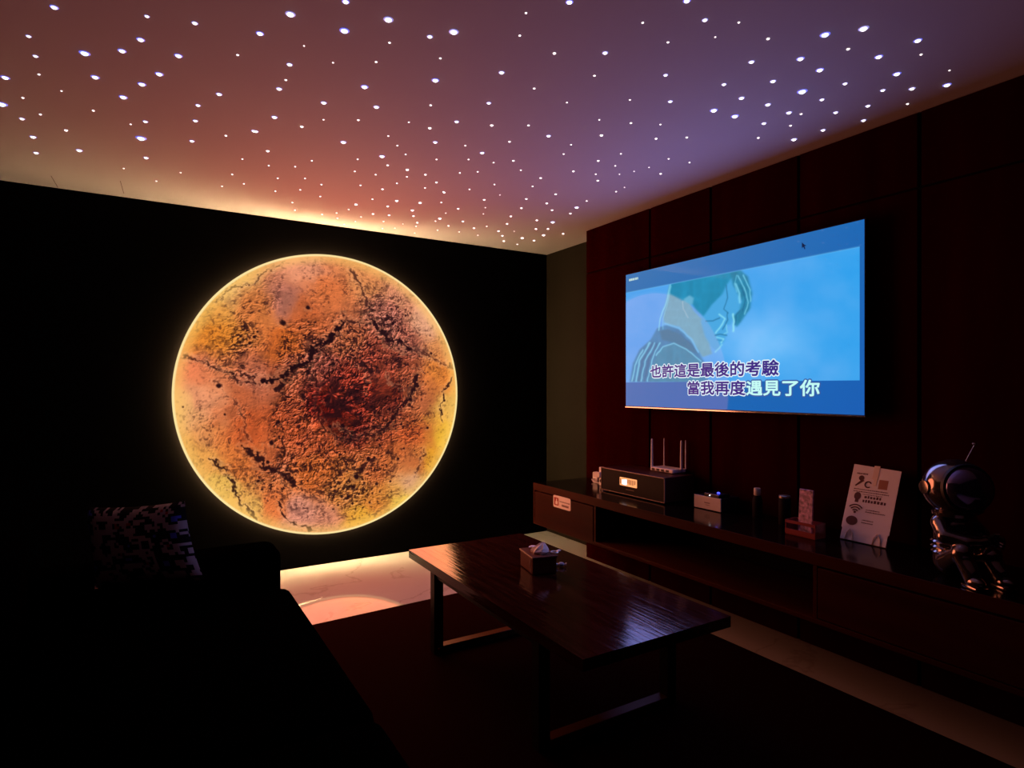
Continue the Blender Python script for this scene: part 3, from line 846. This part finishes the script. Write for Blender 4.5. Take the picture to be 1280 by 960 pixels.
b = MB(); b.ball((-.046, .012, .010), .0035, 12); b.build('indicator', mat('white led', (0, 0, 0), .3, emit=(.9, .9, 1), power=3), mp)
b = MB(); b.ball((.0, -.012, .0215), .0085, 14, sc=(1, 1.1, .8)); b.build('blue_light', mat('blue led', (0, 0, .1), .3, emit=(.05, .06, 1), power=3.2), mp, smooth=True)
lamp('blue_led_glow', 'POINT', (2.825, 2.385, CZ + .135), .035, (.10, .10, 1.0), shadow_soft_size=.004)

bottle_dark = mat('matt dark bottle', (.006, .004, .005), .7, spec=.08)
bt = thing('bottle', 'slim dark bottle with pale cap right of the silver box', 'bottle', (2.86, 2.14, CZ))
b = MB(); b.lathe([(0, 0), (.024, 0), (.026, .004), (.026, .10), (.020, .118), (.015, .124)], n=24); b.build('body', bottle_dark, bt, smooth=True)
b = MB(); b.lathe([(.017, .124), (.0185, .127), (.0185, .160), (.016, .164), (0, .164)], n=24); b.build('cap', mat('cream plastic', (.55, .50, .45), .4), bt, smooth=True)
jr = thing('jar', 'short black jar with thin metal lid left of the clear card stand', 'jar', (2.84, 1.96, CZ))
b = MB(); b.lathe([(0, 0), (.028, 0), (.03, .004), (.03, .135), (.026, .14)], n=24); b.build('body', bottle_dark, jr, smooth=True)
b = MB(); b.lathe([(.028, .14), (.0285, .151), (.026, .153), (0, .153)], n=24); b.build('lid', mat('dull metal lid', (.45, .38, .33), .35, metal=.8), jr, smooth=True)

# clear card stand: open acrylic tray with an upright patterned card
ps = thing('card_stand', 'small clear red-tinted tray with an upright pale patterned card', 'card stand', (2.715, 1.765, CZ))
acr = mat('tinted acrylic', (.30, .07, .07), .12, spec=.5)
b = MB(); b.box(-.04, .045, -.078, .078, .0, .006, bev=.001, seg=1); b.build('base', acr, ps)
for y in (-.078, .074):
    b = MB(); b.box(-.04, .045, y, y + .004, .006, .07); b.build('side_wall', acr, ps)
b = MB(); b.box(-.042, -.038, -.078, .078, .006, .028); b.build('front_wall', acr, ps)
b = MB(); b.box(-.041, -.037, -.078, .078, .056, .070); b.build('front_rail', acr, ps)
b = MB(); b.box(.041, .045, -.078, .078, .006, .07); b.build('back_wall', acr, ps)
pat = mat('patterned pale card', (.55, .33, .50), .6, grain=.75, gscale=55)
b = MB(); b.box(-.004, .004, -.036, .036, .006, .222, bev=.002, seg=1); b.build('card', pat, ps, rot=(0, R(4), 0))

# ------------------------------------------------------------------ printed notice in a clear holder
sg = thing('notice', 'white printed notice sheet with wireless symbol leaning on the cabinet', 'sign', (2.802, 1.54, CZ))
LEAN = Matrix.Translation((0, 0, .0)) @ Matrix.Rotation(R(21), 4, 'Y')
SM_ = LEAN @ FACE_W @ Matrix.Translation((0, .004, .0))     # x to the right, y up, z toward the room
b = MB(); b.M = SM_
b.prism([(-.103, 0), (.103, 0), (.103, .052), (.108, .055), (.108, .353), (-.108, .365), (-.108, .055), (-.103, .052)], 0, .003)
b.build('sheet', paper, sg)
b = MB(); b.M = SM_
b.prism([(-.105, -.002), (.105, -.002), (.105, .034), (-.105, .034)], -.004, -.0005)
b.build('holder_back', mat('clear holder', (.3, .2, .18), .1, spec=.6), sg)
for x in (-.062, .062):
    b = MB(); b.M = SM_ @ Matrix.Translation((x, 0, .004))
    b.tube([(-.018, 0, 0), (-.014, .03, .003), (0, .05, .004), (.014, .03, .003), (.018, 0, 0)], .003, 8)
    b.build('clip', mat('shiny clear plastic clip', (.9, .75, .6), .2, spec=.8), sg, smooth=True)
b = MB(); b.M = SM_
b.box(-.012, .014, .30, .366, .003, .0045); b.box(-.004, .012, .27, .30, .003, .0042)
b.build('top_tape', mat('pale tape', (.9, .75, .6), .35), sg)
def ink(name, f, m=None):
    b = MB(); b.M = SM_ @ Matrix.Translation((0, 0, .0031)); f(b)
    return b.build(name, m or print_dark, sg)
def microphone(b):
    b.prism([(-.085, .262), (-.080, .258), (-.045, .288), (-.055, .296)], 0, .0006)
    b.prism([(-.060 + .013 * math.cos(t * .5236), .300 + .013 * math.sin(t * .5236)) for t in range(12)], .0002, .0008)
ink('microphone_symbol', microphone)
def ringm(b):
    P = [(-.025 + .014 * math.cos(R(a)), .272 + .014 * math.sin(R(a)), .0003) for a in range(30, 330, 20)]
    b.tube(P, .003, 6)
ink('ring_symbol', ringm)
def wifi(b):
    for r in (.014, .026, .038):
        b.tube([(-.060 + r * math.cos(R(a)), .132 + r * math.sin(R(a)), .0002) for a in range(40, 141, 10)], .0028, 6)
    b.prism([(-.060 + .006 * math.cos(t * .5236), .134 + .006 * math.sin(t * .5236)) for t in range(12)], 0, .0006)
ink('wireless_symbol', wifi)
def globe(b):
    c = (-.066, .092)
    b.prism([(c[0] + .027 * math.cos(t * .349), c[1] + .022 * math.sin(t * .349)) for t in range(18)], 0, .0006)
ink('globe_symbol', globe)
def badge(b):
    b.prism([(-.062 + .016 * math.cos(t * .349), .212 + .019 * math.sin(t * .349)) for t in range(18)], 0, .0006)
    b.box(-.070, -.054, .182, .195, 0, .0006)
ink('badge_symbol', badge)
def rows(b):
    def row(x0, x1, y, h, w0=.003, w1=.008, g=.0025):
        x = x0
        while x < x1:
            w = random.uniform(w0, w1); b.box(x, min(x + w, x1), y, y + h * random.uniform(.75, 1), 0, .0004); x += w + g
    row(-.085, -.035, .318, .008); row(-.085, .07, .243, .005); row(-.085, .075, .232, .005); row(-.04, .05, .222, .004)
    row(-.030, .045, .206, .013, .007, .012, .004); row(-.035, .070, .186, .014, .007, .012, .004)
    row(-.012, .050, .150, .005); row(-.012, .075, .140, .005); row(-.02, .03, .100, .005); row(-.02, .03, .088, .005)
tag(ink('small_print', rows), kind='stuff')
ink('orange_square', lambda b: b.box(.022, .062, .258, .302, 0, .0005), mat('orange print', (.40, .17, .10), .7))

# ------------------------------------------------------------------ rug
b = MB(); b.prism([(-.2, .3), (2.62, .3), (2.62, 3.60), (-.2, 3.44)], .0005, .012)
rug_m = mat('dark red brown rug pile', (0.010, 0.0007, 0.0005), 1.0, spec=0.01, bump=.6, bscale=500)
tag(b.build('rug', rug_m), 'thin dark red-brown rug under the coffee table', 'rug')

# ------------------------------------------------------------------ sofa
sofa = thing('sofa', 'long black upholstered sofa filling the left side', 'sofa', (0, 1.7, 0))
def cushion_box(x0, x1, y0, y1, z0, z1, bev, puff=.02):
    b = MB(); b.box(x0, x1, y0, y1, z0, z1, bev=bev, seg=4)
    return b
for name, args, bev in (('base', (-.60, .50, -1.45, 1.50, .10, .27), .02),
                        ('seat', (-.38, .565, -1.28, -.02, .272, .425), .05), ('seat', (-.38, .565, -.015, 1.275, .272, .425), .05),
                        ('backrest', (-.66, -.40, -1.28, -.02, .272, .80), .07), ('backrest', (-.66, -.40, -.015, 1.275, .272, .80), .07),
                        ('armrest', (-.66, .535, 1.285, 1.51, .272, .60), .06), ('armrest', (-.66, .535, -1.51, -1.285, .272, .60), .06)):
    cushion_box(*args, bev).build(name, black_fabric, sofa, smooth=True)
for x in (-.55, .44):
    for y in (-1.38, 1.43):
        MB().lathe([(.02, .012), (.028, .10)], (x, y, 0), 14).build('leg', black_plastic, sofa)

# scatter cushion leaning on the far arm
def mosaic():
    m = bpy.data.materials.new('mosaic patterned fabric'); m.use_nodes = True
    nt = m.node_tree; b = nt.nodes['Principled BSDF']
    uv = nt.nodes.new('ShaderNodeUVMap'); uv.uv_map = 'UVMap'
    sn = nt.nodes.new('ShaderNodeVectorMath'); sn.operation = 'SNAP'; sn.inputs[1].default_value = (.024, .034, 1)
    nt.links.new(uv.outputs[0], sn.inputs[0])
    n = nt.nodes.new('ShaderNodeTexNoise'); n.inputs['Scale'].default_value = 6.5; n.inputs['Detail'].default_value = 1
    nt.links.new(sn.outputs[0], n.inputs['Vector'])
    r = nt.nodes.new('ShaderNodeValToRGB'); r.color_ramp.interpolation = 'CONSTANT'
    e = r.color_ramp.elements
    e[0].position = 0; e[0].color = (.10, .12, .75, 1)
    e[1].position = .33; e[1].color = (.006, .005, .007, 1)
    for p, c in ((.50, (.50, .42, .45, 1)), (.62, (.006, .005, .007, 1)), (.68, (.45, .03, .03, 1)), (.74, (.42, .36, .46, 1))):
        q = e.new(p); q.color = c
    nt.links.new(n.outputs[0], r.inputs[0]); nt.links.new(r.outputs[0], b.inputs['Base Color'])
    b.inputs['Roughness'].default_value = .8
    b.inputs['Specular IOR Level'].default_value = .2
    return m
def pillow(TL, TR, BR, BL, thick):
    TL, TR, BR, BL = map(Vector, (TL, TR, BR, BL))
    nrm = (TR - TL).cross(BL - TL).normalized()
    b = MB(); bm = b.bm; n = 22
    uvl = bm.loops.layers.uv.new('UVMap')
    grid = {}
    for side in (1, -1):
        for i in range(n + 1):
            for j in range(n + 1):
                u, v = i / n, j / n
                edge = i in (0, n) or j in (0, n)
                if edge and side == -1:
                    grid[(side, i, j)] = grid[(1, i, j)]; continue
                cu, cv = 2 * u - 1, 2 * v - 1
                # pulled-in sides with pointed corners
                uu = .5 + (u - .5) * (1 - .07 * (1 - cv * cv)); vv = .5 + (v - .5) * (1 - .07 * (1 - cu * cu))
                p = (TL * (1 - uu) + TR * uu) * (1 - vv) + (BL * (1 - uu) + BR * uu) * vv
                h = ((1 - cu ** 2) * (1 - cv ** 2)) ** .42 * thick
                h += .004 * math.sin(9 * u + 4 * v) * (0 if edge else 1)
                grid[(side, i, j)] = bm.verts.new(p + nrm * h * side)
    for side in (1, -1):
        for i in range(n):
            for j in range(n):
                q = [grid[(side, i, j)], grid[(side, i + 1, j)], grid[(side, i + 1, j + 1)], grid[(side, i, j + 1)]]
                uvs = [(i / n, j / n), ((i + 1) / n, j / n), ((i + 1) / n, (j + 1) / n), (i / n, (j + 1) / n)]
                f = bm.faces.new(q)
                for l, w in zip(f.loops, uvs):
                    l[uvl].uv = (w[0] * 1.0 + (0 if side == 1 else 3.3), w[1])
    return b
cu = pillow((-.226, 2.98, .870), (.117, 2.72, .903), (.183, 2.62, .60), (-.19, 2.90, .55), .060).build('cushion', mosaic(), smooth=True)
tag(cu, 'square mosaic patterned cushion in black, white and blue on the sofa', 'cushion')

# ------------------------------------------------------------------ coffee table
tx0, tx1, ty0, ty1, tz = 1.212, 1.935, 1.567, 3.113, .465
ct = thing('coffee_table', 'low dark wooden plank-topped coffee table with black steel frame', 'coffee table', ((tx0 + tx1) / 2, (ty0 + ty1) / 2, 0.012))
off = Matrix.Translation((-(tx0 + tx1) / 2, -(ty0 + ty1) / 2, -.012))
def table_wood():
    m = bpy.data.materials.new('dark lacquered table wood'); m.use_nodes = True
    nt = m.node_tree; b = nt.nodes['Principled BSDF']
    tc = nt.nodes.new('ShaderNodeTexCoord'); mp = nt.nodes.new('ShaderNodeMapping'); mp.inputs['Scale'].default_value = (26, 2.2, 26)
    oi = nt.nodes.new('ShaderNodeObjectInfo')
    nt.links.new(tc.outputs['Object'], mp.inputs['Vector'])
    nt.links.new(oi.outputs['Random'], mp.inputs['Location'])
    n = nt.nodes.new('ShaderNodeTexNoise'); n.inputs['Scale'].default_value = 2.0; n.inputs['Detail'].default_value = 8; n.inputs['Distortion'].default_value = .6
    nt.links.new(mp.outputs[0], n.inputs['Vector'])
    r = nt.nodes.new('ShaderNodeValToRGB')
    r.color_ramp.elements[0].position = .35; r.color_ramp.elements[0].color = (.016, .003, .0015, 1)
    r.color_ramp.elements[1].position = .68; r.color_ramp.elements[1].color = (.040, .009, .004, 1)
    nt.links.new(n.outputs[0], r.inputs[0]); nt.links.new(r.outputs[0], b.inputs['Base Color'])
    rr = nt.nodes.new('ShaderNodeMapRange'); rr.inputs[1].default_value = .3; rr.inputs[2].default_value = .7
    rr.inputs[3].default_value = .07; rr.inputs[4].default_value = .15
    nt.links.new(n.outputs[0], rr.inputs[0]); nt.links.new(rr.outputs[0], b.inputs['Roughness'])
    bp = nt.nodes.new('ShaderNodeBump'); bp.inputs['Strength'].default_value = .6; bp.inputs['Distance'].default_value = .0012
    nt.links.new(n.outputs[0], bp.inputs['Height']); nt.links.new(bp.outputs[0], b.inputs['Normal'])
    b.inputs['Specular IOR Level'].default_value = .38
    return m
tw = table_wood()
NB = 12
for k in range(NB):
    w = (tx1 - tx0) / NB
    b = MB(); b.box(-w / 2 + .0003, w / 2 - .0003, -(ty1 - ty0) / 2, (ty1 - ty0) / 2, -.042, 0)
    b.build('board', tw, ct, loc=(tx0 + w * (k + .5) - (tx0 + tx1) / 2, 0, tz - .012 + random.uniform(-.0002, .0002)), rot=(0, R(random.uniform(-.2, .2)), 0))
def tpart(name, m, x0, x1, y0, y1, z0, z1, bev=.002):
    b = MB(); b.M = off; b.box(x0, x1, y0, y1, z0, z1, bev=bev, seg=1); return b.build(name, m, ct)
for y in (2.79, 1.84):
    tpart('leg', steel, 1.222, 1.272, y, y + .05, .0125, .421)
    tpart('leg', steel, 1.875, 1.925, y, y + .05, .0125, .421)
    tpart('foot_rail', mat('brown lacquered rail', (.09, .025, .008), .4, spec=.2), 1.272, 1.875, y, y + .05, .0125, .045)
    tpart('top_rail', steel, 1.272, 1.875, y, y + .05, .385, .421)
for x in (1.232, 1.885):
    tpart('side_rail', steel, x, x + .03, 1.89, 2.79, .391, .421)
b = MB(); b.M = off; b.lathe([(.010, 0), (.009, .003), (0, .005)], (1.247, 2.79, .012 + .022), 14, axis=(0, -1, 0)); b.build('bolt', chrome, ct)

# ------------------------------------------------------------------ tissue box and small things
tb = thing('tissue_box', 'small brown leather tissue box with white tissue', 'tissue box', (1.625, 2.455, tz + .001), R(-12))
leather = mat('brown leather', (.08, .008, .005), .6, spec=.12, bump=.1, bscale=300)
b = MB(); b.box(-.062, .062, -.088, .088, 0, .080, bev=.006, seg=2)
bx = b.build('box', leather, tb)
b = MB(); b.box(-.066, .066, -.092, .092, .076, .085, bev=.003); b.build('lid', mat('brown leather lid', (.12, .035, .018), .45, spec=.3), tb)
b = MB(); b.M = Matrix.Translation((0, 0, .0852)) @ Matrix.Diagonal((1, 1.5, 1, 1)); b.lathe([(.035, 0), (.035, .0012), (.028, .0012), (.028, 0)], n=28); b.build('slot_ring', mat('pale lid rim', (.35, .20, .13), .3), tb, smooth=True)
# crumpled tissue: a faceted folded peak
b = MB(); bm = b.bm
rings = []
random.seed(5)
for k, (r, z) in enumerate(((.034, .0), (.040, .010), (.030, .022), (.014, .038), (.003, .046))):
    rings.append([bm.verts.new((r * math.cos(2 * math.pi * i / 14) * (1 + .35 * (-1) ** i * (.4 if k < 4 else 0)) + .006 * k, 1.35 * r * math.sin(2 * math.pi * i / 14) * (1 + random.uniform(-.12, .12)), z + random.uniform(-.003, .003))) for i in range(14)])
for a_, b_ in zip(rings, rings[1:]):
    for i in range(14):
        bm.faces.new((a_[i], a_[(i + 1) % 14], b_[(i + 1) % 14], b_[i]))
bm.faces.new(rings[-1])
b.build('tissue', mat('white tissue', (.85, .80, .80), .9), tb, loc=(0, -.012, .0868))
b = MB(); b.tube([(-.063, -.06, .070), (-.0665, -.062, .045), (-.0655, -.066, .020), (-.0655, -.072, .008)], .0016, 6)
b.build('stitching', mat('pale stitch', (.55, .40, .33), .5), tb)

def put(name, label, cat, loc, rz=0):
    return thing(name, label, cat, loc, rz)
kr = put('key_ring', 'small pale metal ring on the lid of the tissue box', 'key ring', (1.680, 2.395, tz + .0865), R(20))
b = MB(); b.tube([(.017 * math.cos(R(a)), .017 * math.sin(R(a)), .004) for a in range(0, 361, 20)], .0035, 8); b.build('ring', mat('pale metal', (.85, .82, .78), .3, metal=.4), kr, smooth=True)
b = MB(); b.box(.022, .048, -.006, .006, .0, .007, bev=.002); b.build('tag', white_plastic, kr)
wp = put('wrapped_sachet', 'small white wrapped sachet behind the tissue on the box', 'sachet', (1.650, 2.525, tz + .0865), R(-40))
b = MB(); b.box(-.022, .022, -.015, .015, 0, .008, bev=.003); b.box(-.029, .029, -.013, .013, .003, .0042); b.build('packet', paper, wp)
gl = put('wrapped_candy', 'tiny pale blue wrapped candy lying on the table beside the tissue box', 'candy', (1.745, 2.43, tz + .001))
b = MB(); b.lathe([(.009, -.026), (.003, -.015), (.010, -.009), (.011, 0), (.010, .009), (.003, .015), (.009, .026)], (0, 0, .0115), 16, axis=(.85, -.5, 0)); b.build('candy', mat('pale blue plastic', (.55, .58, .70), .3), gl, smooth=True)

# ------------------------------------------------------------------ astronaut figurine on the cabinet (local x to the picture's right, y away)
ast = thing('astronaut_figurine', 'glossy black astronaut figurine sitting on the right end of the cabinet', 'figurine', (2.63, 1.095, CZ + .001), R(-31))
gloss = mat('glossy black bronze', (.26, .21, .20), .13, metal=.9, spec=.5)
visor_m = mat('dark mirrored visor', (.30, .28, .55), .10, metal=.9)
def blob(name, caps, m, parent, voxel=.004):
    """one smooth skin over tapered limbs"""
    b = MB()
    for c in caps:
        pts, rs = c
        if len(pts) == 1:
            b.ball(pts[0], rs[0], 16, sc=rs[1] if len(rs) > 1 else (1, 1, 1)); continue
        b.tube(pts, rs, 12)
        for p, r in zip(pts, rs):
            b.ball(p, r * 1.0, 12)
    o = b.build(name, m, None)
    md = o.modifiers.new('r', 'REMESH'); md.mode = 'VOXEL'; md.voxel_size = voxel; md.use_smooth_shade = True
    sm = o.modifiers.new('s', 'SMOOTH'); sm.iterations = 4; sm.factor = .6
    bpy.context.view_layer.update()
    me = bpy.data.meshes.new_from_object(o.evaluated_get(bpy.context.evaluated_depsgraph_get()))
    me.name = name
    bpy.data.objects.remove(o)
    me.materials.clear(); me.materials.append(m)
    me.polygons.foreach_set('use_smooth', [True] * len(me.polygons))
    return link(name, me, parent)
body = blob('body', [
    ([(0, .02, .055), (0, .02, .12), (.0, .01, .18), (.0, .01, .225)], [.062, .060, .066, .045]),
    ([(-.05, .01, .20), (.05, .01, .20)], [.034, .034]),
    # left-hand arm of the picture: elbow out, forearm across to the other side
    ([(-.058, .0, .200), (-.075, -.05, .160), (-.030, -.10, .150), (.005, -.112, .152), (.025, -.115, .158)], [.032, .029, .027, .023, .021]),
    # other arm resting behind
    ([(.060, .01, .20), (.10, .0, .155), (.095, -.03, .11)], [.032, .029, .024]),
    # legs, knees up and feet toward the front edge
    ([(-.038, -.01, .055), (-.048, -.10, .110), (-.045, -.135, .05), (-.045, -.145, .030)], [.040, .037, .030, .028]),
    ([(.040, -.01, .055), (.055, -.10, .100), (.060, -.135, .05), (.062, -.145, .030)], [.040, .037, .030, .028]),
], gloss, ast, .005)
for x in (-.045, .062):
    b = MB(); b.ball((x, -.155, .024), .030, 20, sc=(.85, 1.35, .75)); b.box(x - .024, x + .024, -.192, -.118, 0, .012, bev=.004)
    b.build('boot', gloss, ast, smooth=True)
# ribbed rings at the waist and sleeves
for z, r in ((.085, .066), (.105, .067), (.125, .068)):
    b = MB(); b.lathe([(r - .004, -.006), (r + .002, 0), (r - .004, .006)], (0, .018, z), 28, cap=False); b.build('suit_ring', gloss, ast, smooth=True)
# hand: palm and five bent fingers
def hand(px, py, pz, dx, parent):
    b = MB(); b.ball((px, py, pz), .019, 14, sc=(1, .6, .9)); h = b.build('hand', gloss, parent, smooth=True)
    for k, (dz, L) in enumerate(((.013, .024), (.004, .028), (-.005, .026), (-.013, .020))):
        b = MB(); b.tube([(px + .010 * dx, py - .003, pz + dz), (px + (.012 + L * .5) * dx, py - .008, pz + dz * 1.25), (px + (.010 + L * .8) * dx, py - .022, pz + dz * 1.25 - .003), (px + (.006 + L * .7) * dx, py - .030, pz + dz * 1.2 - .006)], [.0055, .0055, .005, .004], 8)
        b.build('finger', gloss, h, smooth=True)
    b = MB(); b.tube([(px - .006 * dx, py - .006, pz + .014), (px + .002 * dx, py - .016, pz + .026), (px + .014 * dx, py - .024, pz + .028)], [.006, .0055, .0045], 8); b.build('thumb', gloss, h, smooth=True)
hand(.042, -.117, .162, 1, ast)
hand(.090, -.045, .098, 1, ast)
hz = .335
b = MB(); b.ball((0, 0, hz), .108, 40); b.build('helmet', gloss, ast, smooth=True)
vd = Vector((-.12, -.98, .10)).normalized()
b = MB(); b.lathe([(.085, 0), (.092, .012), (.088, .022), (.078, .020), (.078, 0), (.085, 0)], tuple(Vector((0, 0, hz)) + vd * .060), 44, axis=tuple(vd), cap=False)
b.build('visor_rim', mat('black rubber', (.01, .01, .01), .5), ast, smooth=True)
b = MB(); b.lathe([(.080 * math.cos(R(a)), .044 * math.sin(R(a))) for a in range(0, 90, 6)] + [(0, .044)], tuple(Vector((0, 0, hz)) + vd * .078), 44, axis=tuple(vd), cap=False)
b.build('visor', visor_m, ast, smooth=True)
b = MB(); b.lathe([(.055, -.012), (.070, -.006), (.072, .006), (.058, .012)], (0, .008, .235), 32); b.build('collar', gloss, ast, smooth=True)
for s in (-1, 1):
    b = MB(); b.lathe([(.026, -.008), (.028, 0), (.026, .008), (0, .010)], (s * .106, .012, hz), 22, axis=(s, 0, 0)); b.build('ear_disc', gloss, ast, smooth=True)
b = MB(); b.box(.0, .085, .070, .125, .10, .27, bev=.014); bp_ = b.build('backpack', mat('matt black pack', (.02, .018, .018), .4), ast, smooth=True)
b = MB(); b.tube([(.085, .10, .29), (.125, .08, .33), (.145, .05, .30), (.12, .02, .24), (.085, .06, .20)], .0065, 10); b.build('hose', gloss, ast, smooth=True)
b = MB(); b.tube([(.080, .12, .29), (.120, .12, .40), (.165, .12, .485)], [.004, .0032, .0025], 8); b.ball((.167, .12, .49), .008, 12, sc=(1.5, 1, .8)); b.build('antenna', chrome, ast, smooth=True)
for (x, z) in ((.118, .345), (.135, .375), (.150, .335)):
    b = MB(); b.ball((x, .05, z - .02), .008, 10); b.build('valve', chrome, ast, smooth=True)
